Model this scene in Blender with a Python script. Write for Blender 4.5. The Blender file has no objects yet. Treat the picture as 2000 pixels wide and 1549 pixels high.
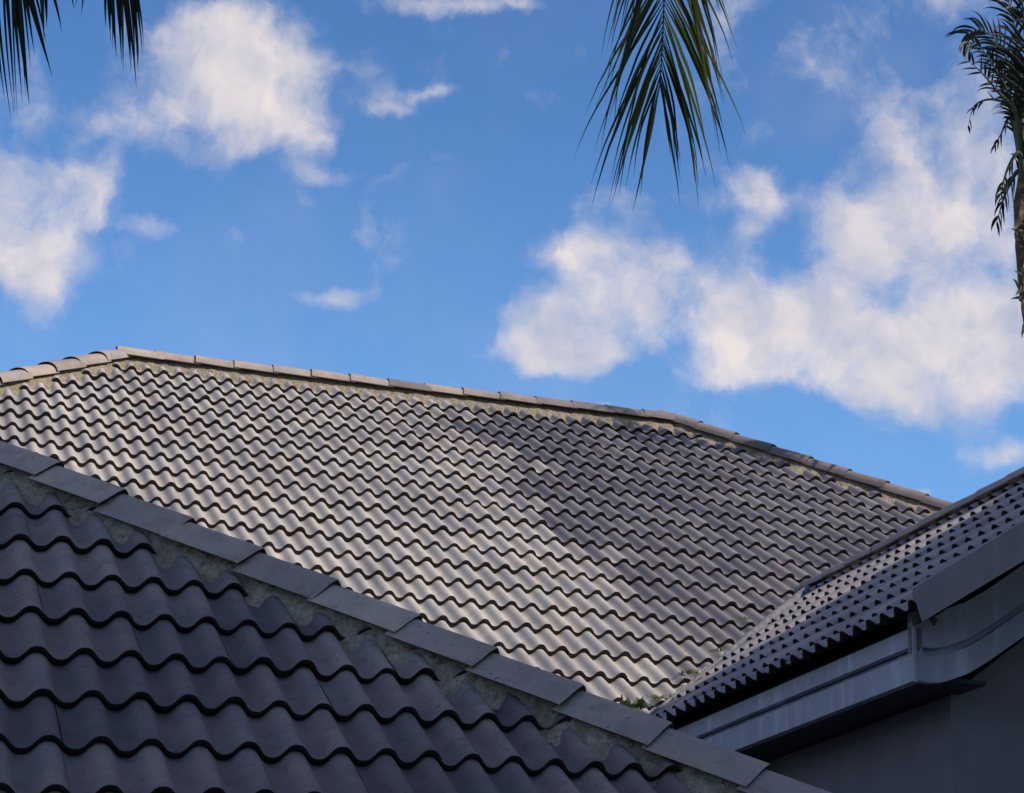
import bpy, bmesh, math, random
from mathutils import Vector, Matrix, noise
random.seed(7)
C = bpy.context.scene
COL = C.collection

# ------------------------------------------------------------------ camera
FPX, PITCH, ROLL = 4492.14, 0.3195377, 0.0235044      # focal length in pixels of a 2000 px wide frame
CAM_Z = 3.0
fw = Vector((0, math.cos(PITCH), math.sin(PITCH)))
rt0 = Vector((1, 0, 0)); up0 = rt0.cross(fw)
RT = rt0*math.cos(ROLL) + up0*math.sin(ROLL)
UPV = -rt0*math.sin(ROLL) + up0*math.cos(ROLL)
cam_d = bpy.data.cameras.new('camera'); cam = bpy.data.objects.new('camera', cam_d); COL.objects.link(cam)
cam_d.sensor_width = 36; cam_d.lens = FPX/2000*36; cam_d.clip_start = 0.05; cam_d.clip_end = 8000
m = Matrix((RT, UPV, -fw)).transposed().to_4x4(); m.translation = Vector((0, 0, CAM_Z))
cam.matrix_world = m
C.camera = cam
CAM = Vector((0, 0, CAM_Z))

def ray(x, y):      # direction in the world of a sight line of the photograph (2000 x 1549)
    return (RT*(x-1000) - UPV*(y-774.5) + fw*FPX).normalized()
def azel(x, y):
    d = ray(x, y); return math.atan2(d.x, d.y), math.asin(d.z)

# ------------------------------------------------------------------ sun, sky
D1 = Vector((math.cos(0.2950588), math.sin(0.2950588), 0))     # along the courses of the main slope
HH = Vector((-D1.y, D1.x, 0))                                   # horizontally up the main slope
TH = 0.5769754
UP = Vector((0, 0, 1))
SUN_EL = math.radians(38)
SUN_AZ = math.radians(-46)
sdir = (D1*math.cos(SUN_AZ) + HH*math.sin(SUN_AZ))*math.cos(SUN_EL) + UP*math.sin(SUN_EL)
sl = bpy.data.lights.new('sun', 'SUN'); sl.energy = 3.6; sl.angle = math.radians(0.5); sl.color = (1.0, 0.92, 0.82)
so = bpy.data.objects.new('sun', sl); COL.objects.link(so)
so.rotation_euler = sdir.to_track_quat('Z', 'Y').to_euler(); so.location = (0, 0, 40)
C.view_settings.view_transform = 'Standard'; C.view_settings.look = 'None'
C.view_settings.exposure = 0.36; C.view_settings.gamma = 1

W = bpy.data.worlds.new('World'); C.world = W; W.use_nodes = True
nt = W.node_tree; nt.nodes.clear(); N = nt.nodes; L = nt.links
def wn(t, **k):
    n = N.new(t)
    for a, b in k.items(): setattr(n, a, b)
    return n
def wmath(op, a, b=None, c=None, clamp=False):
    n = wn('ShaderNodeMath', operation=op, use_clamp=clamp)
    for i, v in enumerate((a, b, c)):
        if v is None: continue
        if isinstance(v, (int, float)): n.inputs[i].default_value = v
        else: L.new(v, n.inputs[i])
    return n.outputs[0]
sky = wn('ShaderNodeTexSky', sky_type='NISHITA', sun_disc=False)
sky.sun_elevation = SUN_EL; sky.sun_rotation = math.atan2(sdir.x, sdir.y)
sky.air_density = 1.0; sky.dust_density = 0.9; sky.ozone_density = 3.0; sky.altitude = 300
tc = wn('ShaderNodeTexCoord'); sep = wn('ShaderNodeSeparateXYZ'); L.new(tc.outputs['Generated'], sep.inputs[0])
az = wmath('ARCTAN2', sep.outputs[0], sep.outputs[1]); el = wmath('ARCSINE', sep.outputs[2])
cmb = wn('ShaderNodeCombineXYZ'); L.new(az, cmb.inputs[0]); L.new(el, cmb.inputs[1])
def fbm(vec, scale, detail, rough, w=0.0, lac=2.0):
    n = wn('ShaderNodeTexNoise', noise_dimensions='4D'); L.new(vec, n.inputs['Vector'])
    n.inputs['Scale'].default_value = scale; n.inputs['Detail'].default_value = detail
    n.inputs['Roughness'].default_value = rough; n.inputs['W'].default_value = w; n.inputs['Lacunarity'].default_value = lac
    return n
wp = fbm(cmb.outputs[0], 26, 5, 0.6, 3.1)
wv = wn('ShaderNodeVectorMath', operation='MULTIPLY_ADD'); L.new(wp.outputs['Color'], wv.inputs[0])
wv.inputs[1].default_value = (0.030, 0.024, 0); wv.inputs[2].default_value = (-0.015, -0.012, 0)
wa = wn('ShaderNodeVectorMath', operation='ADD'); L.new(cmb.outputs[0], wa.inputs[0]); L.new(wv.outputs[0], wa.inputs[1])
VEC = wa.outputs[0]
BL = [(430,135,190,95,1.1),(330,60,110,60,.55),(490,50,100,60,.6),(590,140,50,50,.45),(215,240,120,42,.75),(320,295,60,42,.6),
 (400,215,90,45,.6),(490,290,60,32,.6),(605,270,42,50,.85),(640,335,60,22,.6),(560,230,40,40,.5),
 (60,430,105,120,1.15),(0,380,90,100,1.0),(160,375,60,60,1.0),(80,520,100,45,.6),(0,500,80,60,.7),
 (300,450,70,26,.75),(262,500,42,48,.7),(450,468,55,22,.6),(645,580,90,22,.9),(400,555,40,16,.35),(640,350,40,20,.4),
 (745,205,50,14,.5),(850,180,60,11,.6),(865,320,45,18,.42),(880,5,130,22,.6),(1020,15,70,12,.4),
 (1210,390,100,38,.8),(1110,480,70,35,.6),(1230,520,110,70,1.0),(1210,610,170,95,1.2),(1350,600,80,70,.9),(1020,630,80,48,.8),(950,695,70,24,.6),
 (1110,690,120,40,.8),(1040,720,60,26,.5),(1500,380,52,55,.95),(1460,460,65,32,.6),(1540,600,120,70,1.0),(1650,660,100,46,.9),
 (1700,490,110,70,1.0),(1660,390,80,40,.5),(1860,400,95,70,.95),(1940,300,70,45,.6),(1950,480,80,60,.8),(1500,690,120,60,.9),(1620,740,120,46,.8),(1400,735,70,26,.7),
 (1830,670,120,75,1.1),(1970,610,60,70,1.0),(1960,720,110,70,1.0),(1780,760,120,46,.7),(1860,800,70,26,.5),(1540,800,60,16,.4),
 (1585,140,50,48,.5),(1810,200,100,75,.55),(1500,245,50,25,.35),(1680,200,60,50,.25),(1740,300,90,40,.45),(1965,888,70,26,.75),(1795,958,34,9,.75),(1190,780,20,6,.6)]
acc = None
for (x, y, rx, ry, w) in BL:
    a0, e0 = azel(x, y); sx = FPX/rx*1.0; sy = FPX/ry*1.0
    v = wn('ShaderNodeVectorMath', operation='MULTIPLY_ADD'); L.new(VEC, v.inputs[0])
    v.inputs[1].default_value = (sx*math.cos(e0), sy, 0); v.inputs[2].default_value = (-a0*sx*math.cos(e0), -e0*sy, 0)
    d = wn('ShaderNodeVectorMath', operation='DOT_PRODUCT'); L.new(v.outputs[0], d.inputs[0]); L.new(v.outputs[0], d.inputs[1])
    g = wmath('POWER', 0.42, d.outputs['Value'])
    acc = wmath('MULTIPLY', g, w) if acc is None else wmath('MULTIPLY_ADD', g, w, acc)
# cloud added all round outside the view, to whiten the ambient light
far = fbm(tc.outputs['Generated'], 2.2, 6, 0.55, 9.0)
away = wmath('SUBTRACT', 1.0, wmath('POWER', 0.37, wmath('MULTIPLY', wmath('ADD', wmath('MULTIPLY', az, az), wmath('POWER', wmath('SUBTRACT', el, PITCH), 2.0)), 9.0)))
farc = wmath('MULTIPLY', wmath('MULTIPLY', wmath('SUBTRACT', far.outputs['Fac'], 0.40), 5.0, clamp=True), away)
acc = wmath('ADD', wmath('MINIMUM', wmath('MULTIPLY', acc, 0.88), 1.02), wmath('MULTIPLY', farc, 0.9))
f1 = fbm(VEC, 27, 10, 0.61, 1.7)
f2 = fbm(VEC, 11, 4, 0.5, 5.2)
dn = wmath('ADD', wmath('ADD', acc, wmath('MULTIPLY', wmath('SUBTRACT', f1.outputs['Fac'], 0.5), 2.3)), wmath('MULTIPLY', wmath('SUBTRACT', fbm(VEC, 17, 2, 0.5, 8.8).outputs['Fac'], 0.5), 1.6))
mr = wn('ShaderNodeMapRange', interpolation_type='SMOOTHSTEP'); L.new(dn, mr.inputs['Value'])
mr.inputs['From Min'].default_value = 0.20; mr.inputs['From Max'].default_value = 1.32
veil = wn('ShaderNodeMapRange', interpolation_type='SMOOTHSTEP'); L.new(f2.outputs['Fac'], veil.inputs['Value'])
veil.inputs['From Min'].default_value = 0.42; veil.inputs['From Max'].default_value = 0.75; veil.inputs['To Max'].default_value = 0.08
alpha = wmath('MAXIMUM', wmath('MULTIPLY', mr.outputs[0], 0.95), veil.outputs[0])
# relief of the clouds: the side towards the sun is a little brighter
sh = wn('ShaderNodeVectorMath', operation='ADD'); L.new(VEC, sh.inputs[0]); sh.inputs[1].default_value = (0.007, 0.010, 0)
f4 = fbm(VEC, 24, 5, 0.5, 4.4); f3 = fbm(sh.outputs[0], 24, 5, 0.5, 4.4)
rel = wmath('MULTIPLY_ADD', wmath('SUBTRACT', f4.outputs['Fac'], f3.outputs['Fac']), 3.4, 0.58, clamp=True)
cr = wn('ShaderNodeMix', data_type='RGBA'); L.new(rel, cr.inputs['Factor'])
cr.inputs['A'].default_value = (0.44, 0.47, 0.58, 1); cr.inputs['B'].default_value = (0.78, 0.70, 0.68, 1)
CLOUD_GAIN = 0.88
tint = wn('ShaderNodeMix', data_type='RGBA', blend_type='MULTIPLY'); tint.inputs['Factor'].default_value = 1
L.new(sky.outputs[0], tint.inputs['A']); tint.inputs['B'].default_value = (0.66, 0.98, 1.30, 1)
SKY_S = 0.10
cg = wn('ShaderNodeVectorMath', operation='SCALE'); L.new(cr.outputs['Result'], cg.inputs[0]); cg.inputs['Scale'].default_value = CLOUD_GAIN/SKY_S
mx = wn('ShaderNodeMix', data_type='RGBA'); L.new(alpha, mx.inputs['Factor'])
hz = wn('ShaderNodeMapRange', interpolation_type='SMOOTHSTEP'); L.new(el, hz.inputs['Value'])
hz.inputs['From Min'].default_value = 0.06; hz.inputs['From Max'].default_value = 0.50; hz.inputs['To Min'].default_value = 0.62; hz.inputs['To Max'].default_value = 0.0
hm = wn('ShaderNodeMix', data_type='RGBA'); L.new(hz.outputs[0], hm.inputs['Factor']); L.new(tint.outputs['Result'], hm.inputs['A'])
hm.inputs['B'].default_value = (0.21/SKY_S, 0.45/SKY_S, 0.82/SKY_S, 1)
L.new(hm.outputs['Result'], mx.inputs['A']); L.new(cg.outputs[0], mx.inputs['B'])
bg = wn('ShaderNodeBackground'); L.new(mx.outputs['Result'], bg.inputs[0]); bg.inputs[1].default_value = SKY_S
wo = wn('ShaderNodeOutputWorld'); L.new(bg.outputs[0], wo.inputs[0])

# ------------------------------------------------------------------ materials
class Mat:
    def __init__(s, name, rough=0.85):
        s.m = bpy.data.materials.new(name); s.m.use_nodes = True; s.t = s.m.node_tree
        s.b = s.t.nodes['Principled BSDF']; s.b.inputs['Roughness'].default_value = rough
        s.b.inputs['Specular IOR Level'].default_value = 0.3
        s.co = s.t.nodes.new('ShaderNodeTexCoord').outputs['Object']
    def n(s, t, **k):
        n = s.t.nodes.new(t)
        for a, b in k.items(): setattr(n, a, b)
        return n
    def l(s, a, b): s.t.links.new(a, b)
    def noise(s, scale, detail=5, rough=0.55, co=None, out='Fac'):
        n = s.n('ShaderNodeTexNoise'); s.l(co or s.co, n.inputs['Vector'])
        n.inputs['Scale'].default_value = scale; n.inputs['Detail'].default_value = detail; n.inputs['Roughness'].default_value = rough
        return n.outputs[out]
    def rng(s, v, a, b, c=0., d=1.):
        n = s.n('ShaderNodeMapRange'); s.l(v, n.inputs['Value'])
        for k, x in zip(('From Min', 'From Max', 'To Min', 'To Max'), (a, b, c, d)): n.inputs[k].default_value = x
        return n.outputs[0]
    def mix(s, f, a, b, bt='MIX'):
        n = s.n('ShaderNodeMix', data_type='RGBA', blend_type=bt)
        for k, v in (('Factor', f), ('A', a), ('B', b)):
            if isinstance(v, (int, float)): n.inputs[k].default_value = v
            elif isinstance(v, tuple): n.inputs[k].default_value = (*v, 1)
            else: s.l(v, n.inputs[k])
        return n.outputs['Result']
    def math(s, op, a, b=0.):
        n = s.n('ShaderNodeMath', operation=op)
        for i, v in enumerate((a, b)):
            if isinstance(v, (int, float)): n.inputs[i].default_value = v
            else: s.l(v, n.inputs[i])
        return n.outputs[0]
    def bump(s, h, strength, dist=0.01):
        n = s.n('ShaderNodeBump'); n.inputs['Strength'].default_value = strength; n.inputs['Distance'].default_value = dist
        s.l(h, n.inputs['Height']); s.l(n.outputs[0], s.b.inputs['Normal'])
    def color(s, c):
        if isinstance(c, tuple): s.b.inputs['Base Color'].default_value = (*c, 1)
        else: s.l(c, s.b.inputs['Base Color'])
        return s.m

def tile_mat(name, light, dark, weather, rough=0.8, stain=0.5):
    # colour attribute 'tile': R = random per tile, G = batch of tiles fired darker (above it: dark lip faces, shade painted on cap ends), B = 1 towards the trough
    M = Mat(name, rough)
    at = M.n('ShaderNodeAttribute', attribute_name='tile'); sp = M.n('ShaderNodeSeparateColor'); M.l(at.outputs['Color'], sp.inputs[0])
    base = M.mix(M.math('MINIMUM', sp.outputs[1], 1.0), light, dark)
    base = M.mix(M.rng(sp.outputs[0], 0, 1, 0.0, 1.0), base, M.mix(1.0, base, (0.80, 0.79, 0.84), 'MULTIPLY'))
    big = M.rng(M.noise(1.1, 4, 0.6), 0.42, 0.66)
    wthr = M.mix(1.0, base, weather, 'MULTIPLY')
    base = M.mix(M.math('MULTIPLY', big, 0.55), base, wthr)
    blotch = M.rng(M.noise(11, 6, 0.65), 0.50, 0.68)
    base = M.mix(M.math('MULTIPLY', blotch, stain*0.6), base, wthr)
    base = M.mix(1.0, base, M.mix(M.rng(M.noise(4.2, 3, 0.5), 0.38, 0.62), (1.05, 1.0, 0.96), (0.86, 0.89, 0.95)), 'MULTIPLY')
    fine = M.rng(M.noise(150, 3, 0.6), 0.3, 0.7, 0.86, 1.10)
    cc = M.n('ShaderNodeCombineColor'); [M.l(fine, cc.inputs[i]) for i in range(3)]
    base = M.mix(1.0, base, cc.outputs[0], 'MULTIPLY')
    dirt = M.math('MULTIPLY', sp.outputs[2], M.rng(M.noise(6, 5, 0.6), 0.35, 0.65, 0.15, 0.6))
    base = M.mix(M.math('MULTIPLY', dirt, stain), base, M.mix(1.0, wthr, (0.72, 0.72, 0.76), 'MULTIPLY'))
    spk = M.rng(M.noise(34, 2, 0.5), 0.67, 0.73)
    base = M.mix(M.math('MULTIPLY', spk, 0.6), base, (0.05, 0.05, 0.045))
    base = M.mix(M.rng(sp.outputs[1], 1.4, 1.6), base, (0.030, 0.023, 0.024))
    M.bump(M.math('ADD', M.noise(90, 5, 0.65), M.math('MULTIPLY', M.noise(14, 4, 0.6), 1.5)), 0.35, 0.004)
    return M.color(base)

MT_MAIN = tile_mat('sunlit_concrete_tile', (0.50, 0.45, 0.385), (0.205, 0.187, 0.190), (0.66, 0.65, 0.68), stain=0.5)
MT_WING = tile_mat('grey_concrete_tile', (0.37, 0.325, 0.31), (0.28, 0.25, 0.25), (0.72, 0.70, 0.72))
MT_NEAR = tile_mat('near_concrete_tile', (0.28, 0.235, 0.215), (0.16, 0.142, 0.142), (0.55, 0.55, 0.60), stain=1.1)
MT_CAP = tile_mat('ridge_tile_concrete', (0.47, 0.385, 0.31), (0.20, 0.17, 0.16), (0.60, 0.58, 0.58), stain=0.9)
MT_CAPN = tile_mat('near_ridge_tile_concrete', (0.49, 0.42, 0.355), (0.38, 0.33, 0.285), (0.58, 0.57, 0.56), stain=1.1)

def mortar_mat(name, a, b, moss):
    M = Mat(name, 0.95)
    v = M.n('ShaderNodeTexVoronoi', feature='DISTANCE_TO_EDGE'); M.l(M.noise(30, 3, .6, out='Color'), v.inputs['Vector']); v.inputs['Scale'].default_value = 9
    c = M.mix(M.rng(M.noise(9, 6, 0.7), 0.35, 0.65), a, b)
    c = M.mix(M.rng(M.noise(38, 4, 0.7), 0.45, 0.7, 0, 0.7), c, tuple(x*0.35 for x in b))
    c = M.mix(M.rng(M.noise(4, 5, 0.7), 0.52, 0.66, 0, 0.75), c, moss)
    c = M.mix(M.rng(v.outputs['Distance'], 0.0, 0.06, 0.75, 0.0), c, tuple(x*0.22 for x in b))
    M.bump(M.math('ADD', M.noise(60, 8, 0.75), M.math('MULTIPLY', M.noise(22, 4, .6), 1.6)), 1.0, 0.03)
    return M.color(c)
MM = mortar_mat('sandy_mortar', (0.56, 0.45, 0.32), (0.36, 0.285, 0.20), (0.40, 0.34, 0.20))
MMN = mortar_mat('mossy_mortar', (0.78, 0.68, 0.54), (0.52, 0.45, 0.35), (0.38, 0.35, 0.23))

def paint_mat(name, col, streak=0.5, rough=0.6):
    M = Mat(name, rough)
    mp = M.n('ShaderNodeMapping'); M.l(M.co, mp.inputs[0]); mp.inputs['Scale'].default_value = (1, 1, 0.12)
    c = M.mix(M.rng(M.noise(9, 5, 0.6, mp.outputs[0]), 0.52, 0.66, 0, streak), col, tuple(min(1, x*1.38) for x in col))
    c = M.mix(M.rng(M.noise(3.0, 6, 0.65), 0.42, 0.7, 0, 0.5), c, tuple(x*0.68 for x in col))
    M.bump(M.noise(120, 3, 0.6), 0.12, 0.002)
    return M.color(c)
MP = paint_mat('painted_fascia', (0.40, 0.415, 0.48), 1.0)
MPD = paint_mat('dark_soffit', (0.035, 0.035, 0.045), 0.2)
MV = paint_mat('verge_metal', (0.24, 0.225, 0.23), 0.35, 0.55)
MW = paint_mat('rendered_wall', (0.25, 0.235, 0.25), 0.15, 0.9)
MZ = Mat('weathered_zinc', 0.75)
MZm = MZ.color(MZ.mix(MZ.rng(MZ.noise(14, 5), 0.4, 0.65), (0.17, 0.165, 0.175), (0.09, 0.09, 0.10)))
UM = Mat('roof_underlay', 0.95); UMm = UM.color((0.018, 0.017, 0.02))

# ------------------------------------------------------------------ helpers
def put(name, me, mat=None, parent=None):
    o = bpy.data.objects.new(name, me); COL.objects.link(o)
    if mat: me.materials.append(mat)
    if parent: o.parent = parent
    return o
def tag(o, label=None, cat=None, group=None, kind=None):
    for k, v in (('label', label), ('category', cat), ('group', group), ('kind', kind)):
        if v: o[k] = v
    return o
def empty(name, loc):
    # things are built in world coordinates, so the parts are shifted back by the base point
    o = bpy.data.objects.new(name, None); COL.objects.link(o); o.empty_display_size = 0.3
    o.location = loc
    return o
def fin(root):
    for c in root.children:
        c.location = -Vector(root.location)
def mesh(name, vs, fs, smooth=False):
    me = bpy.data.meshes.new(name); me.from_pydata([tuple(v) for v in vs], [], fs); me.update()
    if smooth: me.polygons.foreach_set('use_smooth', [True]*len(me.polygons))
    return me
def box(vs, fs, O, a, b, c):
    i = len(vs)
    for k in range(8):
        vs.append(O + a*(k & 1) + b*((k >> 1) & 1) + c*((k >> 2) & 1))
    fs += [(i, i+2, i+3, i+1), (i+4, i+5, i+7, i+6), (i, i+1, i+5, i+4), (i+2, i+6, i+7, i+3), (i, i+4, i+6, i+2), (i+1, i+3, i+7, i+5)]
def sweep(vs, fs, prof, path, side, up, closed=True):
    # profile (list of 2D) carried along a path with fixed side/up vectors
    n = len(prof); i0 = len(vs)
    for k, P in enumerate(path):
        s = side[k] if isinstance(side, list) else side
        for (a, b) in prof: vs.append(P + s*a + up*b)
    for k in range(len(path)-1):
        for j in range(n if closed else n-1):
            j2 = (j+1) % n
            fs.append((i0+k*n+j, i0+k*n+j2, i0+(k+1)*n+j2, i0+(k+1)*n+j))
    if closed:
        fs.append(tuple(i0+j for j in range(n))[::-1]); fs.append(tuple(i0+(len(path)-1)*n+j for j in range(n)))
def tube(vs, fs, pts, r, n=8):
    i0 = len(vs)
    for k, P in enumerate(pts):
        t = (pts[min(k+1, len(pts)-1)]-pts[max(k-1, 0)]).normalized()
        s = t.cross(UP).normalized(); u = s.cross(t)
        rr = r[k] if isinstance(r, list) else r
        for j in range(n):
            a = 2*math.pi*j/n; vs.append(P + (s*math.cos(a)+u*math.sin(a))*rr)
    for k in range(len(pts)-1):
        for j in range(n): fs.append((i0+k*n+j, i0+k*n+(j+1) % n, i0+(k+1)*n+(j+1) % n, i0+(k+1)*n+j))
    fs.append(tuple(i0+j for j in range(n))); fs.append(tuple(i0+(len(pts)-1)*n+j for j in range(n))[::-1])

AMP, STEP, THICK = 0.048, 0.028, 0.019
def tile_slope(name, parent, mat, place, down, nrm, c0, c1, r0, r1, seg=12, clips=(), lips=None, batch=None, jit=1.0, gauge=0.39, label=None, seed=1, amp=AMP, phase=0.0, step=STEP, thick=THICK):
    """courses r0..r1 of two-wave interlocking tiles; place(c, r) is the point of the crest plane at wave c and lip r"""
    rnd = random.Random(seed)
    vs, fs, at = [], [], []
    wl = [1.22, 0.8, 0.4, 0.10, 0.02, 0.0]
    t0 = int(math.floor(c0/2.0))
    for r in range(r0, r1+1):
        for t in range(t0, int(math.ceil(c1/2.0))):
            rv = rnd.random(); dv = rnd.gauss(0, 0.0042)*jit; dl = rnd.gauss(0, 0.0013)*jit; tl = rnd.gauss(0, 0.0010)*jit
            if jit and rnd.random() < 0.04: dv += rnd.choice((-1, 1))*0.012; dl += 0.003
            cs = [2*t + 0.27 + 2*k/(2.0*seg) for k in range(2*seg+1)]
            g = -0.003
            cs[0] += g; cs[-1] -= g
            i0 = len(vs); n = len(cs)
            rows = [(w, 0.0) for w in wl] + [(0.0, -0.0002), (0.006, -thick), (0.30, -thick-0.004)]
            for ri, (w, dz) in enumerate(rows):
                for k, c in enumerate(cs):
                    P = place(c, r-w)
                    ph = 2*math.pi*(c-phase)
                    hgt = amp*0.5*((math.cos(ph) - 0.07*math.cos(3*ph))/0.93 - 1.0)
                    fr = k/(n-1.0)
                    z = hgt - step*w + dz + dl + tl*(fr-0.5)*2
                    if w == 0.0 and dz == 0.0: z -= 0.0015
                    vs.append(P + down*dv + nrm*z)
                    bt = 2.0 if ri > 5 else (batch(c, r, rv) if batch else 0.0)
                    tr = 0.5-0.5*math.cos(ph)
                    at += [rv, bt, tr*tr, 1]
            for a in range(len(rows)-1):
                if a == 5: continue
                for k in range(n-1):
                    fs.append((i0+a*n+k, i0+(a+1)*n+k, i0+(a+1)*n+k+1, i0+a*n+k+1))
    me = mesh(name, vs, fs, True)
    ca = me.color_attributes.new('tile', 'FLOAT_COLOR', 'POINT'); ca.data.foreach_set('color', at)
    if clips:
        bm = bmesh.new(); bm.from_mesh(me)
        for (co, no) in clips:   # keeps the side no points away from
            bmesh.ops.bisect_plane(bm, geom=bm.verts[:]+bm.edges[:]+bm.faces[:], plane_co=co, plane_no=no, clear_outer=True)
        bm.to_mesh(me); bm.free()
    o = put(name, me, mat, parent)
    if label: o['label'] = label
    return o

def cap_mesh(A, B, side, up, half, drop, rad, lift=0.016, thick=0.013, col=(0.5, 0, 0), flat=True, seed=0, nseg=9, taper=.07):
    """one ridge tile from its tucked-in head A to its open end B"""
    rnd = random.Random(seed)
    ax = (B-A); ln = ax.length; ax.normalize()
    prof = []
    if flat:     # two flat wings meeting in a tight rounded apex
        prof = [(-half, -drop), (-half*0.66, -drop*0.64), (-rad, -rad*drop/half*0.80), (-rad*0.5, -rad*drop/half*0.30), (0, 0),
                (rad*0.5, -rad*drop/half*0.30), (rad, -rad*drop/half*0.80), (half*0.66, -drop*0.64), (half, -drop)]
    else:
        for k in range(nseg+4):
            a = math.pi*k/(nseg+3.0); prof.append((-half*math.cos(a), -drop + drop*math.sin(a)**0.8))
    n = len(prof); vs, fs = [], []
    rows = []
    j1, j2 = rnd.gauss(0, .0055), rnd.gauss(0, .0055)
    for t, z, sc in ((0, 0, 1-taper), (.33, lift*.33, 1-taper*.66), (.66, lift*.66, 1-taper*.33), (.97, lift*.97, 1.0), (1, lift-.002, 1.0)):
        rows.append([A + ax*(ln*t) + side*(p[0]*sc + j1 + (j2-j1)*t) + up*(p[1]*sc + z) for p in prof])
    inner = []
    for t in (1.0, 0.55):
        inner.append([A + ax*(ln*t - (.002 if t == 1 else 0)) + side*(p[0]*(1-thick/half) + j1 + (j2-j1)*t) + up*(p[1]*(1-1.7*thick/half) + lift*t - thick*1.0) for p in prof])
    for r in rows: vs += r
    o = len(vs); vs += rows[-1]; vs += inner[0]; vs += inner[1]
    for a in range(len(rows)-1):
        for k in range(n-1): fs.append((a*n+k, a*n+k+1, (a+1)*n+k+1, (a+1)*n+k))
    for a in range(2):
        for k in range(n-1): fs.append((o+a*n+k, o+a*n+k+1, o+(a+1)*n+k+1, o+(a+1)*n+k))
    # thickness of the long edges
    for sgn, k in ((0, 0), (1, n-1)):
        i = len(vs)
        for r in rows: vs.append(r[k])
        for q, r in enumerate(rows): vs.append(r[k] + side*(thick if k == 0 else -thick) - up*0.003)
        m_ = len(rows)
        for q in range(m_-1): fs.append((i+q, i+q+1, i+m_+q+1, i+m_+q))
    me = mesh('ridge_cap', vs, fs, True)
    ca = me.color_attributes.new('tile', 'FLOAT_COLOR', 'POINT'); q_ = rnd.random()*.8
    ca.data.foreach_set('color', [x for i in range(len(me.vertices)) for x in (q_, 2.0 if o <= i < o+3*n else col[0], col[1], 1)])  # open end and inside near-black: shadow of the joint gap painted in
    # crisp corners between outside, end and inside come from the doubled vertices
    return me

def mortar(name, parent, mat, A, B, side, up, w0, w1, z0, z1, res, nacross, amp, seed=0, label=None, pn=None):
    """bedding that runs from under the caps down onto the tiles, from A to B"""
    ax = B-A; ln = ax.length; ax = ax.normalized(); n = max(2, int(ln/res)); vs, fs = [], []
    pn = pn or NN; k_pl = side.dot(pn)/up.dot(pn)      # fall of the tiled plane away from the hip
    for i in range(n+1):
        s = ln*i/n; P = A + ax*s
        wn_ = 1 + 0.35*noise.noise(Vector((s*3.1, seed, 0))) + 0.25*noise.noise(Vector((s*11, seed, 3)))
        for k in range(nacross+1):
            t = k/nacross
            w = w0 + (w1-w0)*t*wn_
            zz = z0 + (z1-z0)*t - w*k_pl
            q = Vector((s*16, t*2.3, seed*3.7))
            d = amp*(noise.noise(q) + 0.6*noise.noise(q*2.7) + 0.35*noise.noise(q*6.1))*min(1, t*3)
            vs.append(P + side*w + up*(zz + d))
    for i in range(n):
        for k in range(nacross):
            a = i*(nacross+1)+k; fs.append((a, a+nacross+1, a+nacross+2, a+1))
    o = put(name, mesh(name, vs, fs, True), mat, parent)
    if label: o['label'] = label
    return o

TERM = lambda c, r: (1, c/40, r/20, c*r/800, r*r/400, c*c/1600)
def lattice(O, d1, d, su, sv):
    def f(c, r):
        T = TERM(c, r)
        u = sum(a*b for a, b in zip(su, T)); v = sum(a*b for a, b in zip(sv, T))
        return O + d1*u + d*v
    return f
CZ = Vector((0, 0, CAM_Z))
DN = -(HH*math.cos(TH) + UP*math.sin(TH))       # down the main slope
NN = Vector((0.15862676, -0.52191805, 0.8381164))

def hip_side(DL):   # geometry of the slope on the far side of a hip running along DL (down), rows along HH
    nrm = DL.cross(HH).normalized()
    if nrm.z < 0: nrm = -nrm
    dn = HH.cross(nrm).normalized()
    if dn.z > 0: dn = -dn
    return nrm, dn
def ccap(dark): return (dark, 0)

# ------------------------------------------------------------------ ground
M = Mat('dry_lawn', 0.95)
gm = M.color(M.mix(M.rng(M.noise(0.6, 6), 0.4, 0.6), (0.07, 0.09, 0.035), (0.16, 0.14, 0.09)))
tag(put('ground', mesh('ground', [Vector((-3000, -3000, 0)), Vector((3000, -3000, 0)), Vector((3000, 3000, 0)), Vector((-3000, 3000, 0))], [(0, 1, 2, 3)]), gm), kind='structure')

# ------------------------------------------------------------------ main house: the sunlit slope, its ridge and hips, and the wing
OM = Vector((-4.57868683, 19.33500735, 6.73211764)) + CZ
SU = (0.038, 5.686, 0.046, 0.024, -0.034, 0.306); SV = (0.013, 0.198, 7.281, -0.303, 0.816, -0.097)
LM = lattice(OM, D1, DN, SU, SV)
pM = lambda u, v: OM + D1*u + DN*v
VR = -0.28                                  # where the slope meets its ridge
uL = lambda v: 0.88 - 0.82*v               # left hip
uR = lambda v: 6.80 + 0.954*v               # right hip
VE = 8.25                                   # eave
house = empty('house', pM(3, VE)*1.0); house.location.z = 0
tag(house, 'big hip roofed house with sunlit pale grey wavy concrete tiles, filling the middle', 'house')
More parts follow.
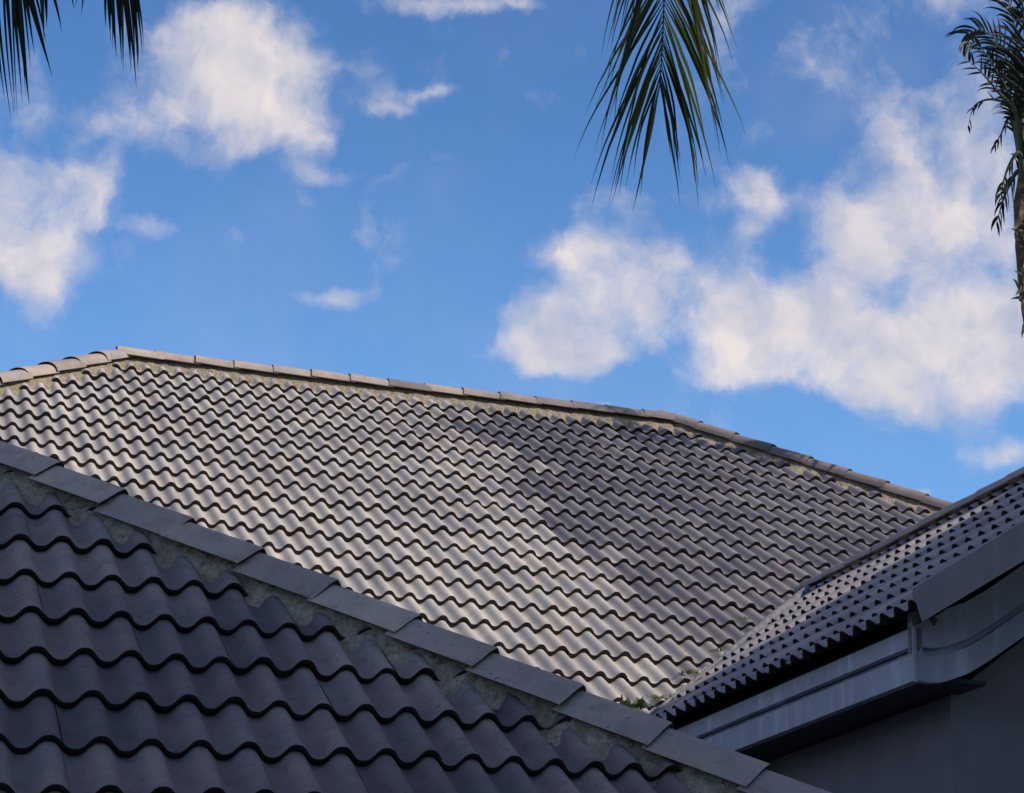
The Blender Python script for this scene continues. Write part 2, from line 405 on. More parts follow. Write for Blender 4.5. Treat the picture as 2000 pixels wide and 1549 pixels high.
# wing
E = Vector((0.37382341, 15.61944581, 2.5657289)) + CZ
RD1 = Vector((0.95419879, 0.29917332, 0)); RH = Vector((-0.29917332, 0.95419879, 0))
RA = Vector((0.78133499, 0.24497472, 0.57402354)); RN = Vector((-0.54773257, -0.17173253, 0.8188388))
pR = lambda s, q: E - RH*s + RA*q
VALP = pM(3.67034668, 7.63786283); VD = Vector((0.39108753, 0.81264631, 0.43203764))   # valley, going up
RIDGE_Q = 3.0; GS = 5.25
aL = pM(uL(VR), VR); aR = pM(uR(VR), VR)
hipL = (pM(uL(5), 5) - aL); hipR = (pM(uR(5), 5) - aR)
vn = VD.cross(UP).normalized()
if vn.dot(D1) < 0: vn = -vn
nl = hipL.cross(UP).normalized()
if nl.dot(D1) > 0: nl = -nl
nr = hipR.cross(UP).normalized()
if nr.dot(D1) < 0: nr = -nr
def batchM(c, r, rv):
    x = max(0, min(1, (c - 28.4 + (rv-0.5)*2.4 + 1.3*math.sin(r*0.9))/1.6))
    fade = 1 - 0.40*max(0, min(1, (r-10)/8.0))*(1 - .8*max(0, min(1, (c-33)/7.0)))
    left = max(0, min(1, (3-c)/6.0))*0.35
    top = max(0, min(1, (2.5-r)/3.0))*0.25*max(0, min(1, (12-c)/6.0))
    return min(1, x*fade*(0.88+0.25*rv) + left + top)
tile_slope('roof_slope', house, MT_MAIN, LM, DN, NN, -4*14, 66, -1, 21, 12,
           [(aL, nl), (aR, nr), (pM(0, VR+.02), -DN), (pM(-6, 0), -D1)], batch=batchM, jit=1.35, step=.036, thick=.028,
           label='pale sunlit tiled slope, its right half fired darker grey', seed=3)
put('underlay', mesh('underlay', [pM(uL(VR), VR)-NN*.12, pM(uR(VR), VR)-NN*.12, pM(uR(2.6), 2.6)-NN*.12, pM(4.0, VE)-NN*.12, pM(-6, VE)-NN*.12, pM(-6, 9.5*0+7)-NN*.12], [(0, 5, 4, 3, 2, 1)]), UMm, house)
# far slopes of the main roof
def mir(v): return v - 2*v.dot(HH)*HH
nL2, dL2 = hip_side(hipL)
tile_slope('roof_slope', house, MT_MAIN, lambda c, r: aL + HH*(c*.15) + dL2*(r*.39), dL2, nL2, -50, 50, -1, 16, 5, [(aL, -nl), (aL, -mir(nl)), (aL + dL2*6.0, dL2)], jit=.5, seed=11, label='end slope behind the left hip')
nR2, dR2 = hip_side(hipR)
tile_slope('roof_slope', house, MT_MAIN, lambda c, r: aR + HH*(c*.15) + dR2*(r*.39), dR2, nR2, -40, 40, -1, 14, 5, [(aR, -nr), (aR, -mir(nr)), (aR + dR2*5.0, dR2)], jit=.5, seed=12, label='end slope behind the right hip')
backd = (HH*math.cos(TH) - UP*math.sin(TH))
nB = D1.cross(backd); nB = nB if nB.z > 0 else -nB
tile_slope('roof_slope', house, MT_MAIN, lambda c, r: aL + D1*(c*.15) + backd*(r*.39), backd, nB, -20, 60, -1, 16, 5, [(aL, -backd), (aL, mir(nl)), (aR, mir(nr))], jit=.5, seed=13, label='rear slope beyond the ridge')

# wing slope with its exposed eave
def LR(c, r):     # r = 0 is the eave lip, then a short first course
    q = 0.0 if r >= 0 else None
    q = -r*0.39 if r > 0 else (-r*0.131 if r > -1 else 0.131 + (-r-1)*0.39)
    if r > 0: q = -r*0.39
    return pR(c*.15+.06, q)
def LRw(c, rr):   # rr counts down the slope: lip 0 at the eave
    x = -rr
    q = x*0.131 if x < 1 else 0.131 + (x-1)*0.39
    if x < 0: q = x*0.39
    return pR(c*.15+.06, q)
RND = -RA
sk = 0.75
vge = (RA + (-RH)*sk).normalized()          # the verge runs slightly skew to the courses
vgn = vge.cross(RN).normalized()
if vgn.dot(-RH) < 0: vgn = -vgn
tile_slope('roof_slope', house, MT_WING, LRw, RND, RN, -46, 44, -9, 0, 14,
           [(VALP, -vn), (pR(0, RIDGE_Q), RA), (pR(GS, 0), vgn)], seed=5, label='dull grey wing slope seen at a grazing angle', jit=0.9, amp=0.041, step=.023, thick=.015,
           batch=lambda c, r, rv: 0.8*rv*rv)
RB = Vector((RD1.x*math.cos(.6114), RD1.y*math.cos(.6114), -math.sin(.6114)))
nRB = RB.cross(RH); nRB = nRB if nRB.z > 0 else -nRB
top = pR(0, RIDGE_Q)
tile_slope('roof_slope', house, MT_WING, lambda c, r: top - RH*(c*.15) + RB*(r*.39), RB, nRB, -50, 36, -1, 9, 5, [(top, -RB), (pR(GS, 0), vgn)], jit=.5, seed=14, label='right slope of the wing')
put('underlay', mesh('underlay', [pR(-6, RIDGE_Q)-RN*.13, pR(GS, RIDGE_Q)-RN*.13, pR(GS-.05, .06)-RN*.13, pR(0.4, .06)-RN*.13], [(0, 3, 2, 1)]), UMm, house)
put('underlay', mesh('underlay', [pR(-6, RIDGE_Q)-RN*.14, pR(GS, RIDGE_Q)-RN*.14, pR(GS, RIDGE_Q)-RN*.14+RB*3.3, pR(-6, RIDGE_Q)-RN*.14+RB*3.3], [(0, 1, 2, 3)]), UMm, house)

# ridge and hip caps of the main roof (open ends to the left on the ridge, downhill on the hips)
capid = [0]
def caps_along(P0, axis, L0, count, pitch, side, up, half, drop, rad, mat, parent, flat, darkfn, toward, ov=0.05, lift=0.016):
    for k in range(count):
        a = P0 + axis*(L0 + k*pitch); b = a + axis*pitch
        capid[0] += 1
        jl = random.gauss(0, .006)
        if toward > 0: A, B = a - axis*ov, b + axis*jl
        else: A, B = b + axis*ov, a + axis*jl
        d = darkfn(k)
        me = cap_mesh(A, B, side, up, half, drop, rad, lift=lift, col=(d, .25), flat=flat, seed=capid[0])
        o = put('ridge_cap', me, mat, parent)
HC = 0.062
ridge = (aR-aL).normalized()
dk = [0.2,.3,.05,.0,.1,.1,.85,.3,.35,.55,.8,.85,.85,.9]
rl = (aR-aL).length; npc = 15
caps_along(aL+UP*HC, ridge, 0.30, 14, (rl-0.30)/14, HH, UP, .13, .098, .05, MT_CAP, house, False, lambda k: dk[k % 14], -1)
hl = hipL.normalized(); hsL = hl.cross(UP).normalized(); huL = hsL.cross(hl).normalized()
caps_along(aL+huL*HC, hl, 0.0, 16, 0.385, hsL, huL, .13, .098, .05, MT_CAP, house, False, lambda k: .15+.1*(k % 3), 1, lift=.026)
# the block where hip and ridge meet
me = cap_mesh(aL+ridge*0.38+UP*(HC+.002), aL-ridge*0.05+UP*(HC+.012), HH, UP, .135, .10, .05, lift=.004, col=(.15, .2), flat=False, seed=77)
put('ridge_cap', me, MT_CAP, house)
hr = hipR.normalized(); hsR = hr.cross(UP).normalized(); huR = hsR.cross(hr).normalized()
caps_along(aR+huR*HC, hr, -0.12, 13, 0.40, hsR, huR, .125, .10, .04, MT_CAP, house, False, lambda k: .75+.1*(k % 3), 1, lift=.02)
mortar('mortar_bedding', house, MM, aL, aR, -HH, UP, .0, .17, .055, -.080, .015, 12, .012, 1)
sL_ = hsL if hsL.dot(D1) > 0 else -hsL
mortar('mortar_bedding', house, MM, aL, aL+hl*6, sL_, huL, .0, .17, .055, -.08, .02, 8, .010, 2, label='shaded mortar under the left hip')
sR_ = hsR if hsR.dot(D1) < 0 else -hsR
mortar('mortar_bedding', house, MM, aR, aR+hr*5, sR_, huR, .0, .20, .065, -.085, .02, 8, .014, 3)

# wing ridge caps
rw0 = pR(-6.0, RIDGE_Q) + UP*.035
caps_along(rw0, -RH, 0.0, 28, .40, RD1, UP, .10, .075, .04, MT_WING, house, False, lambda k: .3, -1, lift=.009)

# valley flashing: metal tray with a rolled edge on the wing side
V0 = VALP - VD.normalized()*0.55; V1 = VALP + VD.normalized()*4.1
vs, fs = [], []
upn = (RN+NN).normalized(); vdn = VD.normalized(); sd = vdn.cross(upn).normalized()
sweep(vs, fs, [(-.06, -.02), (-.02, -.05), (.02, -.05), (.06, -.02), (.06, -.024), (.02, -.056), (-.02, -.056), (-.06, -.024)], [V0, V1], sd, upn)
put('valley_gutter', mesh('valley_gutter', vs, fs), MZm, house)
vs, fs = [], []
sgn = 1 if sd.dot(D1) > 0 else -1
rp = []
for k in range(60):
    s = 4.7*k/59
    P = V0 + vdn*s
    rp.append(P + sd*sgn*(.055 + .008*noise.noise(Vector((s*2, 0, 0)))) + upn*(.018 + .010*noise.noise(Vector((s*1.7, 5, 0)))))
tube(vs, fs, rp, [.012 + .026*max(0, min(1, (k-28)/12.0)) for k in range(60)], 8)
ve = put('valley_edge', mesh('valley_edge', vs, fs, True), MZm, house)

# eave: stepped fascia, soffit, gable fascia, verge cover and walls
def fas(s0, s1): pass
FO = 0.13
FS = 4.93
prof = [(0, -.075), (0.0, -.165), (.045, -.168), (.045, -.202), (.004, -.205), (.004, -.335), (.05, -.335), (.05, -.075)]
vs, fs = [], []
A0 = E + RH*0.6 + RD1*FO; A1 = E - RH*FS + RD1*FO
cut = [A0, A1]
sweep(vs, fs, prof, cut, RD1, UP)
put('fascia', mesh('fascia', vs, fs), MP, house, )
# corner return: level across the foot of the gable, then rising with the rake
P0 = A1; rake = (RD1*1.0 + UP*math.tan(.6114)).normalized()
prof2 = [(0.0, .020), (0.0, -.165), (.045, -.168), (.045, -.202), (.004, -.205), (.004, -.335), (.05, -.335), (.05, .020)]
vs, fs = [], []
path = [P0 - RH*0.0 + RD1*0.0, P0 + RD1*.10 - UP*.004, P0 + RD1*.17 + UP*.008, P0 + RD1*.30 + UP*.060, P0 + RD1*.42 + UP*.135]
sl_ = math.tan(.6114)
path += [P0 + RD1*(.42+k*.5) + UP*(.135+k*.5*sl_) for k in range(1, 5)]
sweep(vs, fs, prof2, path, RH, UP)
put('fascia', mesh('fascia', vs, fs), MP, house)['label'] = 'gable fascia that kicks level then rises with the rake'
# little corner bead and blistered paint joint
vs, fs = [], []
box(vs, fs, A1 + RD1*(-.006) - RH*.003 + UP*(-.345), RD1*.018, -RH*.010, UP*.275)
put('corner_bead', mesh('corner_bead', vs, fs), MP, house)
# soffit
WI = 0.50; WG = 4.60
vs, fs = [], []
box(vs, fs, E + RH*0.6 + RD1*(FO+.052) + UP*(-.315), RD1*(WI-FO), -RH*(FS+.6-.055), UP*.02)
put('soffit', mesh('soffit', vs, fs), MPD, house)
# wall of the wing (eave side and gable side as one body), gable triangle included
hw = (top - E).dot(RD1)
vs, fs = [], []
zb = -E.z
def wp(s, dd, zz): return E - RH*s + RD1*dd + UP*zz
rr_ = hw
body = [wp(-3, WI, zb), wp(WG, WI, zb), wp(WG, 2*hw-WI, zb), wp(-3, 2*hw-WI, zb), wp(-3, WI, -.32), wp(WG, WI, -.32), wp(WG, 2*hw-WI, -.32), wp(-3, 2*hw-WI, -.32), wp(WG, hw, (hw-WI)*sl_-.32+.1), wp(-3, hw, (hw-WI)*sl_-.32+.1)]
put('wall', mesh('wall', body, [(0, 1, 5, 4), (1, 2, 6, 8, 5), (2, 3, 7, 6), (3, 0, 4, 9, 7)]), MW, house)
# dark board closing the ends of the eave tiles
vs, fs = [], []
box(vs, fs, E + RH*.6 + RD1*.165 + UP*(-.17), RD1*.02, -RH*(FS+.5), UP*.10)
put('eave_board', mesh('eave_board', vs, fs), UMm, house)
# verge cover: sheet metal angle in lapped lengths over the gable edge
vb = pR(GS, 0)
for k in range(5):
    vs, fs = [], []
    a = -0.02 + k*0.62; b = a + 0.66
    o2 = 0.004*(k % 2)
    pf = [(-.215, .032+o2), (0.0, .052+o2), (.012, .046+o2), (.022+o2, -.115), (.014+o2, -.117), (.004, .038+o2), (-.215, .024+o2)]
    dt = -0.004*k
    sweep(vs, fs, [(x, y) for x, y in pf], [vb + vge*a, vb + vge*b], vgn, (RN+UP).normalized())
    put('verge_cover', mesh('verge_cover', vs, fs), MV, house)
# closed foot end of the verge, a folded plate seen under the first length
vs, fs = [], []
box(vs, fs, vb + vge*(-.02) + vgn*(-.20) + RN*(-.16), vgn*.19, vge*.012, RN*.185)
put('verge_foot', mesh('verge_foot', vs, fs), MPD, house)
# walls under the main slope
vs, fs = [], []
box(vs, fs, pM(-6, VE)*1.0 + HH*.5 - UP*(pM(0, VE).z), D1*17.5, HH*9.5, UP*(pM(0, VE).z+.12))
put('wall', mesh('wall', vs, fs), MW, house)
fin(house)

# ------------------------------------------------------------------ near house: shaded roof with a mortared hip
OF = Vector((-2.06219394, 9.35289332, 2.72360114)) + CZ
SU2 = (-0.05, 6.503, 0.132, 0.098, -0.155, -1.435); SV2 = (0.044, -0.538, 8.27, -0.266, -1.484, 0.893)
LF0 = lattice(OF, D1, DN, SU2, SV2)
pF = lambda u, v: OF + D1*u + DN*v
near = empty('house', pF(0, 4.5)); near.location.z = 0
tag(near, 'nearest low house roof of dark shaded wavy tiles with a mossy mortared hip, lower left', 'house')
uF = lambda v: 0.020 + 0.845*v
VT = -1.3; VB = 4.9
aF = pF(uF(VT), VT); hipF = pF(uF(3), 3) - aF; hf = hipF.normalized()
nf = hipF.cross(UP).normalized()
if nf.dot(D1) < 0: nf = -nf
def LF(c, r):     # beyond the measured courses the pattern goes on evenly
    cc = max(-3, min(15, c)); rr = max(0.2, min(8.6, r))
    P = LF0(cc, rr)
    return P + D1*((c-cc)*.155) + DN*((r-rr)*.385)
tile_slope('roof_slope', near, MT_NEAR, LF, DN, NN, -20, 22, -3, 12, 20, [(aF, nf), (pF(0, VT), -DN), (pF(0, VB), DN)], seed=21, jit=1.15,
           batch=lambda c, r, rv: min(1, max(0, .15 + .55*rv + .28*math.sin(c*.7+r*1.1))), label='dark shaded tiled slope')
put('underlay', mesh('underlay', [pF(-3, VT)-NN*.12, pF(uF(VT), VT)-NN*.12, pF(uF(VB), VB)-NN*.12, pF(-3, VB)-NN*.12], [(0, 3, 2, 1)]), UMm, near)
nF2, dF2 = hip_side(hipF)
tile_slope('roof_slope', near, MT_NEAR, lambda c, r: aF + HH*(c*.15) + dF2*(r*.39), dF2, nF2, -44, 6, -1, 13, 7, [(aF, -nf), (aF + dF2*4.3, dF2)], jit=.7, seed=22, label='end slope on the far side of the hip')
hsF = hf.cross(UP).normalized(); huF = hsF.cross(hf).normalized()
HCF = 0.062
# open ends of the caps measured along the hip
joints = [-.04, .35, .73, 1.11, 1.48, 1.85, 2.23, 2.61, 2.97, 3.35, 3.73, 4.11, 4.49, 4.87]
s0 = (pF(uF(-.19), -.19) - aF).length
for k in range(-3, 15):
    b = s0 + k*0.385 + 0.02; a = b - 0.385
    if a < -.2: continue
    A = aF + hf*(a-.02) + huF*HCF; B = aF + hf*(b + random.gauss(0, .008)) + huF*HCF
    tw = random.gauss(0, .06)
    put('ridge_cap', cap_mesh(A, B, (hsF + huF*tw).normalized(), (huF - hsF*tw).normalized(), .120, .098, .045, lift=.024, thick=.017, col=(random.random()*.8, .1), flat=True, seed=100+k, taper=.02), MT_CAPN, near)
sF_ = hsF if hsF.dot(D1) < 0 else -hsF
mortar('mortar_bedding', near, MMN, aF, aF+hf*8, sF_, huF, .0, .205, .055, -.115, .007, 26, .024, 9, label='crumbling mossy mortar under the hip tiles')
mortar('mortar_bedding', near, MMN, aF, aF+hf*8, -sF_, huF, .0, .18, .065, -.09, .02, 10, .012, 10, pn=nF2)
vs, fs = [], []
box(vs, fs, pF(-3, VB) + HH*.35 - UP*(pF(0, VB).z), D1*(uF(VB)+2.6), HH*5.2, UP*(pF(0, VB).z-.25))
put('wall', mesh('wall', vs, fs), MW, near)
vs, fs = [], []
box(vs, fs, pF(-3, VB) + HH*.05 - UP*.28, D1*(uF(VB)+3.2), HH*.03, UP*.2)
put('fascia', mesh('fascia', vs, fs), MP, near)
fin(near)
# ------------------------------------------------------------------ unseen block added right of and behind the viewpoint to shade near roof and wing
def P2(a, b, zz): return D1*a + HH*b + UP*zz
blk = empty('shade_block', P2(10.5, -2, 0))
tag(blk, 'plain unseen block added outside the picture on the right to shade the near roof', 'light blocker')
vs, fs = [], []
box(vs, fs, P2(5.2, -7, 0), D1*15, HH*9, UP*17.8)
put('wall', mesh('wall', vs, fs), MW, blk)
vs, fs = [], []
box(vs, fs, P2(4.9, -7.3, 17.8), D1*15.6, HH*9.6, UP*.3)
put('roof', mesh('roof', vs, fs), MP, blk)
GM = Mat('window_glass', 0.1); GMm = GM.color((0.03, 0.035, 0.04))
for fl in range(4):  # windows and panes belong to the added block
    for k in range(4):
        vs, fs = [], []
        box(vs, fs, P2(6.4+k*2.6, 2.0, 1.2+fl*3.3), D1*1.3, HH*.04, UP*1.4)
        w_ = put('window', mesh('window', vs, fs), MP, blk)
        vs, fs = [], []
        box(vs, fs, P2(6.47+k*2.6, 2.04, 1.27+fl*3.3), D1*1.16, HH*.01, UP*1.26)
        put('pane', mesh('pane', vs, fs), GMm, w_)
fin(blk)

# ------------------------------------------------------------------ palms
def leaf_mat(name, a, b, tr):
    M = Mat(name, 0.5)
    at = M.n('ShaderNodeAttribute', attribute_name='leaf')
    c = M.mix(at.outputs['Fac'], a, b); M.color(c)
    t = M.n('ShaderNodeBsdfTranslucent'); M.l(M.mix(1.0, c, (1.5, 1.5, .8), 'MULTIPLY'), t.inputs[0])
    ms = M.n('ShaderNodeMixShader'); ms.inputs[0].default_value = tr
    M.l(M.b.outputs[0], ms.inputs[1]); M.l(t.outputs[0], ms.inputs[2])
    M.l(ms.outputs[0], M.t.nodes['Material Output'].inputs[0])
    return M.m
LG = leaf_mat('palm_leaf', (0.016, 0.030, 0.026), (0.46, 0.42, 0.08), .35)
LD = leaf_mat('dark_palm_leaf', (0.010, 0.014, 0.012), (0.05, 0.05, 0.02), .15)
BK = Mat('palm_bark', 0.9); wv_ = BK.n('ShaderNodeTexWave', bands_direction='Z'); BK.l(BK.co, wv_.inputs[0]); wv_.inputs['Scale'].default_value = 2.2; wv_.inputs['Distortion'].default_value = 3
BKm = BK.color(BK.mix(BK.rng(BK.noise(6, 6, .65), .4, .62), BK.mix(wv_.outputs['Fac'], (0.10, 0.065, 0.045), (0.24, 0.17, 0.12)), (0.06, 0.055, 0.035)))
BK.bump(BK.math('ADD', BK.noise(18, 6, .7), wv_.outputs['Fac']), .8, .02)
STM = Mat('frond_stem', 0.6).color((0.055, 0.075, 0.04))

def leaflet(vs, fs, at, pts, wid, nrm, val):
    """a folded, pointed strip along pts; wid is its greatest width"""
    n = len(pts); i0 = len(vs)
    for k, P in enumerate(pts):
        t = k/(n-1.0)
        tg = (pts[min(k+1, n-1)]-pts[max(k-1, 0)]).normalized()
        s = tg.cross(nrm); s = s.normalized() if s.length > 1e-4 else RT.copy()
        f = tg.cross(s).normalized()
        w = wid*.5*min(1, .35+2.6*t)*max(0.04, 1-max(0, (t-.35)/.65)**1.4)
        vs += [P - s*w + f*w*.35, P.copy(), P + s*w + f*w*.35]; at += [val]*3
    for k in range(n-1):
        a = i0+3*k; fs.extend([(a, a+1, a+4, a+3), (a+1, a+2, a+5, a+4)])
def droop(P, d, L, g, n=9, rnd=None, wob=.04):
    pts = [P]; d = d.normalized(); st = L/n
    for k in range(n):
        d = (d - UP*g*(k+1)/n + (Vector((rnd.gauss(0, 1), rnd.gauss(0, 1), rnd.gauss(0, 1)))*wob if rnd else Vector())).normalized()
        pts.append(pts[-1] + d*st)
    return pts
def spline(P, n):
    out = []
    for i in range(len(P)-1):
        a, b, c, d = P[max(i-1, 0)], P[i], P[i+1], P[min(i+2, len(P)-1)]
        for k in range(n):
            t = k/n; out.append(.5*((2*b) + (c-a)*t + (2*a-5*b+4*c-d)*t*t + (3*b-a-3*c+d)*t**3))
    return out + [P[-1]]
def frond(parent, ctrl, lens, pitch, wid, ang, grav, mat, seed, nrmv=None, yellow=lambda t, s, r: r*.2, t0=.12, rad=.018, gap=0.0):
    """ctrl: control points of the rachis from its base to its tip; leaflets on both sides"""
    rnd = random.Random(seed)
    R = spline(ctrl, 14); acc_ = [0]
    for k in range(1, len(R)): acc_.append(acc_[-1] + (R[k]-R[k-1]).length)
    T = acc_[-1]; vs, fs, at = [], [], []
    rr = [max(.0015, rad*(1-a/T)) for a in acc_]
    sv, sf = [], []; tube(sv, sf, R, rr, 6)
    s = T*t0
    while s < T:
        k = next(i for i in range(len(acc_)) if acc_[i] >= s) if s < T else len(R)-1
        k = max(1, k); P = R[k-1].lerp(R[k], (s-acc_[k-1])/max(1e-6, acc_[k]-acc_[k-1]))
        tg = (R[k]-R[k-1]).normalized(); t = s/T
        nv = nrmv if nrmv else tg.cross(UP).cross(tg)
        side = tg.cross(nv); side = side.normalized() if side.length > 1e-4 else RT.copy()
        for sg in (-1, 1):
            if rnd.random() < gap: continue
            a = ang(t)*(1+rnd.gauss(0, .10)); L_ = lens(t)*(1+rnd.gauss(0, .13))
            d = tg*math.cos(a) + side*sg*math.sin(a) + nv.normalized()*rnd.gauss(.03, .09)
            pts = droop(P, d, L_, grav*(1+rnd.gauss(0, .25)), 9, rnd, .035)
            leaflet(vs, fs, at, pts, wid*(1+rnd.gauss(0, .2)), nv.normalized() if nv.length > .01 else UP, min(1, max(0, yellow(t, sg, rnd.random()))))
        s += pitch*(1+rnd.gauss(0, .15))
    me = mesh('frond', vs, fs, True)
    ca = me.attributes.new('leaf', 'FLOAT', 'POINT'); ca.data.foreach_set('value', at)
    o = put('frond', me, mat, parent)
    st = put('stem', mesh('stem', sv, sf, True), STM, o)
    return o
def at_px(x, y, dist): return CAM + ray(x, y)*dist

# tall palm whose trunk stands behind the viewpoint; one frond hangs into the top of the picture
pc = Vector((0.9, -1.2, 0)); crown = Vector((0.75, -0.9, 6.7))
palm = empty('palm_tree', pc)
tag(palm, 'palm tree with one long green and yellow frond hanging down at top centre', 'tree')
tv, tf = [], []
tube(tv, tf, [pc, pc+Vector((.1, .05, 2.2)), pc+Vector((.05, .2, 4.4)), crown-Vector((0, 0, .2)), crown+Vector((0, 0, .3))], [.24, .18, .16, .15, .10], 14)
put('trunk', mesh('trunk', tv, tf, True), BKm, palm)
tip = at_px(1289, 168, 5.29); mid = at_px(1297, 0, 5.20)
fl = 6.7        # length of the long frond
dt_ = lambda t: (1-t)*fl
frond(palm, [crown, crown+Vector((-.05, 2.0, .65)), crown+Vector((-.05, 3.7, .30)), at_px(1300, -800, 5.05), at_px(1305, -380, 5.14), mid, tip],
      lambda t: (.235+.14*min(1, dt_(t)/.14)) if dt_(t) < .55 else .30+.25*min(1, dt_(t)-.55), .0120, .0062,
      lambda t: (.49-.28*max(0, 1-dt_(t)/.25)) if dt_(t) < .35 else (.42 if dt_(t) < .8 else .7), .19, LG, 5, nrmv=-fw,
      yellow=lambda t, s, r: (.75*r if s < 0 else .30*r)*(1 if r > .35 else .3), t0=.2, rad=.022)
for k, az_ in enumerate((1.1, 2.0, 2.9, 3.8, 4.7, 5.6)):
    dv = Vector((math.sin(az_), math.cos(az_), 0))
    frond(palm, [crown, crown+dv*1.2+UP*.7, crown+dv*2.6+UP*.5, crown+dv*3.9-UP*.8], lambda t: .55*math.sin(math.pi*min(1, t*.85+.12)), .05, .03, lambda t: .9-.4*t, .10, LG, 40+k)
fin(palm)

# second palm left of the viewpoint: the leaf ends of two fronds reach into the upper left corner
pc = Vector((-3.4, 1.2, 0)); crown = Vector((-3.1, 1.5, 7.6))
palm2 = empty('palm_tree', pc)
tag(palm2, 'palm tree with dark narrow leaf tips hanging in the upper left corner', 'tree')
tv, tf = [], []
tube(tv, tf, [pc, pc+Vector((.1, .05, 2.5)), pc+Vector((.2, .2, 5.2)), crown+Vector((0, 0, .2))], [.22, .17, .15, .12], 14)
put('trunk', mesh('trunk', tv, tf, True), BKm, palm2)
def hung(parent, ctrl, D, items, mat, seed, wid=.012):
    """frond above the picture with leaflets hanging from it to the given tips (thickness factor last)"""
    rnd = random.Random(seed)
    R = spline(ctrl, 12); sv, sf = [], []; tube(sv, sf, R, [.016*(1-.8*k/len(R)) for k in range(len(R))], 6)
    vs, fs, at = [], [], []
    for (x0, y0, x1, y1, w) in items:
        A = at_px(x0, y0, D); B = at_px(x1, y1, D)
        S0 = min(R, key=lambda q: (q-(A + (A-B).normalized()*.12)).length)
        pts = [S0]; m1 = A
        for k in range(1, 12):
            t = k/11.0
            q = S0*(1-t)**2 + m1*2*t*(1-t) + B*t*t if (S0-A).length > .02 else A.lerp(B, t)
            pts.append(q + fw*.01*math.sin(t*3+x0))
        leaflet(vs, fs, at, pts, wid*w*.62, -fw, rnd.random()*.35)
    me = mesh('frond', vs, fs, True)
    ca = me.attributes.new('leaf', 'FLOAT', 'POINT'); ca.data.foreach_set('value', at)
    o = put('frond', me, mat, parent); put('stem', mesh('stem', sv, sf, True), STM, o); return o
D_ = 5.0
ia = [(-8,40,20,236,1),(2,20,30,226,.8),(12,0,28,215,1.1),(20,0,36,232,.7),(24,0,42,200,1.2),(32,0,58,205,2.4),(40,0,52,190,1.0),(44,0,60,135,.8),(52,0,70,110,1.2),(60,0,102,150,1.9),(64,0,90,95,.8),(74,0,88,82,.8),(-14,60,8,200,1),
      (84,-10,88,80,1.5),(92,-10,90,52,1.4),(107,-10,121,64,1.1),(142,-10,144,18,.7),(166,-14,160,32,.7),(150,-20,146,12,.6),(-20,20,2,160,1.2)]
hung(palm2, [crown, crown+Vector((.3, 1.3, .5)), at_px(-420, -420, 4.3), at_px(-120, -150, D_), at_px(60, -95, D_), at_px(180, -60, D_)], D_, ia, LD, 3)
ib = [(201,-8,206,54,1.1),(207,-8,216,88,.9),(213,-8,214,74,.8),(218,-8,226,112,1.6),(222,-5,222,98,1),(231,-5,236,124,1.3),(240,-5,242,142,1.2),(246,0,257,142,1),(250,0,255,126,1.1),(255,0,266,172,1.3),(262,0,262,130,.9),(265,-4,271,142,1.4),(268,-4,270,122,1.0),(272,-5,280,114,.9),(275,-5,279,90,.8)]
hung(palm2, [crown, crown+Vector((.7, 1.5, .9)), at_px(-80, -560, 4.2), at_px(120, -190, D_), at_px(230, -95, D_), at_px(290, -60, D_)], D_, ib, LD, 4)
for k, az_ in enumerate((1.9, 2.8, 3.7, 4.6, 5.5)):
    dv = Vector((math.sin(az_), math.cos(az_), 0))
    frond(palm2, [crown, crown+dv*1.0+UP*.6, crown+dv*2.2+UP*.4, crown+dv*3.2-UP*.7], lambda t: .5*math.sin(math.pi*min(1, t*.85+.12)), .05, .03, lambda t: .9-.4*t, .10, LD, 60+k)
fin(palm2)

# slender palm at the right edge, beyond the wing
D3 = 22.0
def q3(x, y, dd=0.0): return at_px(x, y, D3+dd)
base = q3(2120, 1500); 
palm3 = empty('palm_tree', Vector((base.x, base.y, 0)))
tag(palm3, 'slender ragged palm with brown trunk at the right edge against the clouds', 'tree')
tv, tf = [], []
tr_ = spline([Vector((base.x, base.y, 0)), q3(2100, 1200), q3(2052, 800), q3(2022, 640), q3(2007, 520), q3(2001, 425), q3(1999, 395), q3(1997, 300), q3(1994, 220)], 10)
rr = []
for k, P in enumerate(tr_):
    t = k/len(tr_); rr.append((.115 - .03*t)*(1 if k < len(tr_)-21 else max(.25, 1-(k-len(tr_)+21)*.09))*(1+.10*noise.noise(Vector((k*.9, 0, 0)))))
tube(tv, tf, tr_, rr, 16)
put('trunk', mesh('trunk', tv, tf, True), BKm, palm3)
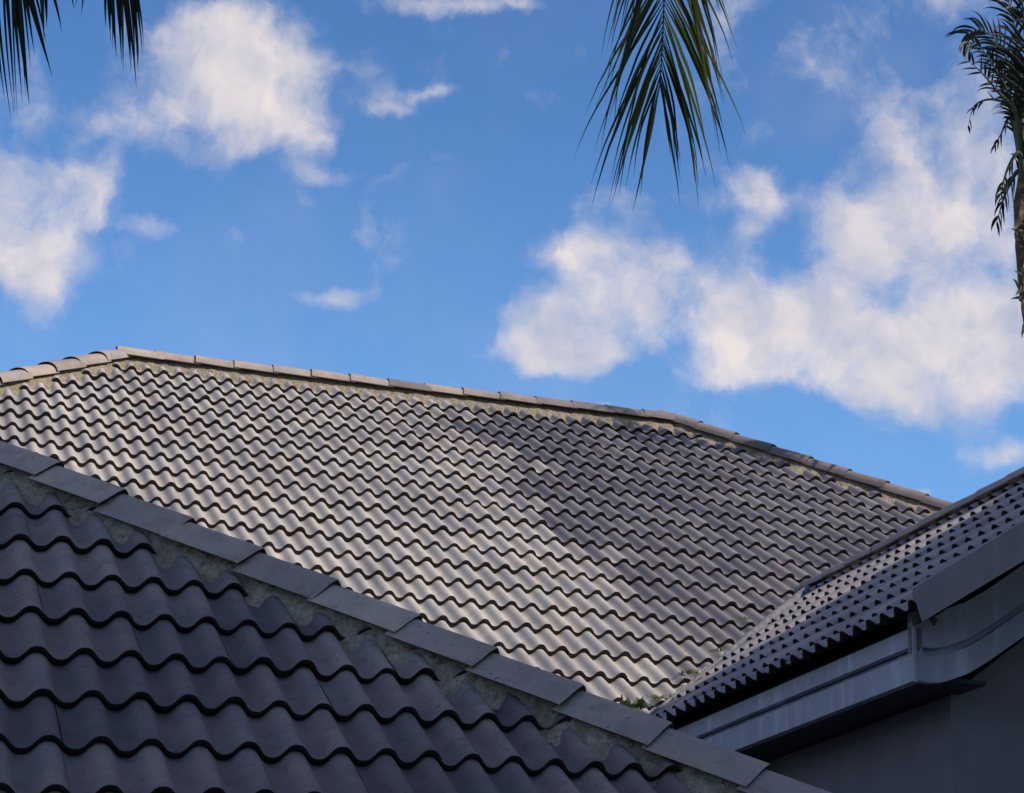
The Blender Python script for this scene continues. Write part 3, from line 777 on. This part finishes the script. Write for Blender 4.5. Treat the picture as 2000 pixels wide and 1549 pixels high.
# old leaf sheaths clasping the trunk
for k in range(12):
    x, y = ((1998, 400), (2012, 430), (1994, 470), (2006, 500), (2000, 540), (2012, 560), (2008, 590), (2014, 620), (1992, 420), (2004, 450), (2016, 600), (1999, 575))[k]
    sv, sf, at = [], [], []
    P = q3(x, y) - fw*.14; rnd = random.Random(k)
    for j in range(4):
        leaflet(sv, sf, at, droop(P + RT*rnd.gauss(0, .04), Vector((rnd.gauss(-.35, .4), -.2, rnd.choice((-1, 1))*.7)), rnd.uniform(.12, .26), .12, 6, rnd, .12), .045, -fw, rnd.random())
    me = mesh('leaf_sheath', sv, sf, True); ca = me.attributes.new('leaf', 'FLOAT', 'POINT'); ca.data.foreach_set('value', at)
    put('leaf_sheath', me, BKm, palm3)
c3 = q3(1998, 330)
F3 = [([(1996,360),(1988,205),(1975,140),(1950,85),(1915,58),(1888,66)], .30, .55, .30, .026, 0.0, 1),
      ([(1998,330),(1985,225),(1950,180),(1915,140),(1880,108)], .17, .75, .14, .022, .25, 2),
      ([(1998,340),(1978,222),(1945,195),(1905,205),(1890,250)], .10, .5, .3, .016, .55, 3),
      ([(2000,350),(1975,235),(1955,262),(1936,300)], .12, .4, .4, .02, .5, 4),
      ([(2000,380),(1992,300),(1968,330),(1950,395)], .16, .5, .35, .022, .3, 5),
      ([(2000,395),(1990,335),(1965,375),(1945,440)], .18, .5, .35, .022, .25, 6),
      ([(2000,360),(1996,230),(1990,120),(1975,20),(1950,-40)], .34, .6, .25, .028, 0.25, 7),
      ([(2004,360),(2010,220),(2030,100),(2070,30),(2120,20)], .5, .8, .22, .03, 0.3, 8),
      ([(2004,360),(2040,260),(2090,220),(2140,280)], .5, .8, .22, .03, 0.3, 9),
      ([(2004,360),(2006,180),(2000,40),(1985,-60),(1960,-120)], .40, .5, .30, .036, 0.2, 10),
      ([(2000,340),(1980,210),(1935,120),(1905,85),(1890,85)], .22, .5, .3, .022, 0.1, 11),
      ([(2004,400),(2030,330),(2060,380),(2075,470)], .4, .7, .3, .03, 0.1, 12)]
for pts, ln_, an, gr, wd, gp, sd_ in F3:
    ctrl = [q3(x, y, .25*math.sin(sd_*2.1)*i/3.0) for i, (x, y) in enumerate(pts)]
    frond(palm3, ctrl, lambda t, l=ln_: l*(1.35-.5*t), .052 if gp < .2 else .055, wd, lambda t, a=an: a, gr, LD, 200+sd_, nrmv=-fw, t0=.34, rad=.035, gap=gp)
fin(palm3)

# ------------------------------------------------------------------ weeds in the valley
WM = leaf_mat('weed_leaf', (0.05, 0.085, 0.03), (0.20, 0.22, 0.10), .3)
def weed(name, P, r, n, label, seed):
    rnd = random.Random(seed); vs, fs, at = [], [], []
    for k in range(n):
        a = rnd.uniform(0, 6.28); d = Vector((math.cos(a), math.sin(a), rnd.uniform(.3, 1.4)))
        O = P + Vector((rnd.gauss(0, r*.45), rnd.gauss(0, r*.45), 0))
        leaflet(vs, fs, at, droop(O, d, rnd.uniform(.4, 1.0)*r, .25, 5, rnd, .08), r*.20, UP, rnd.random())
    me = mesh(name, vs, fs, True); ca = me.attributes.new('leaf', 'FLOAT', 'POINT'); ca.data.foreach_set('value', at)
    return tag(put(name, me, WM), label, 'weed', 'weeds growing in the roof valley')
def onM(x, y):      # where a sight line meets the main slope
    d = ray(x, y); t = (pM(0, 0)-CAM).dot(NN)/d.dot(NN); return CAM + d*t
for (x, y, r, n, lb) in ((1240, 1385, .11, 60, 'low green weed clump at the foot of the valley beside the near hip'), (1290, 1368, .07, 34, 'small dark weed tuft just above the lowest valley clump'),
    (1345, 1318, .075, 34, 'pale green weed in the valley beside the third tile course up'), (1398, 1275, .055, 26, 'yellowish weed tuft halfway along the lower valley'), (1450, 1212, .05, 22, 'tiny weed tuft highest up in the valley')):
    weed('weed', onM(x, y) + NN*.01, r, n, lb, int(x))
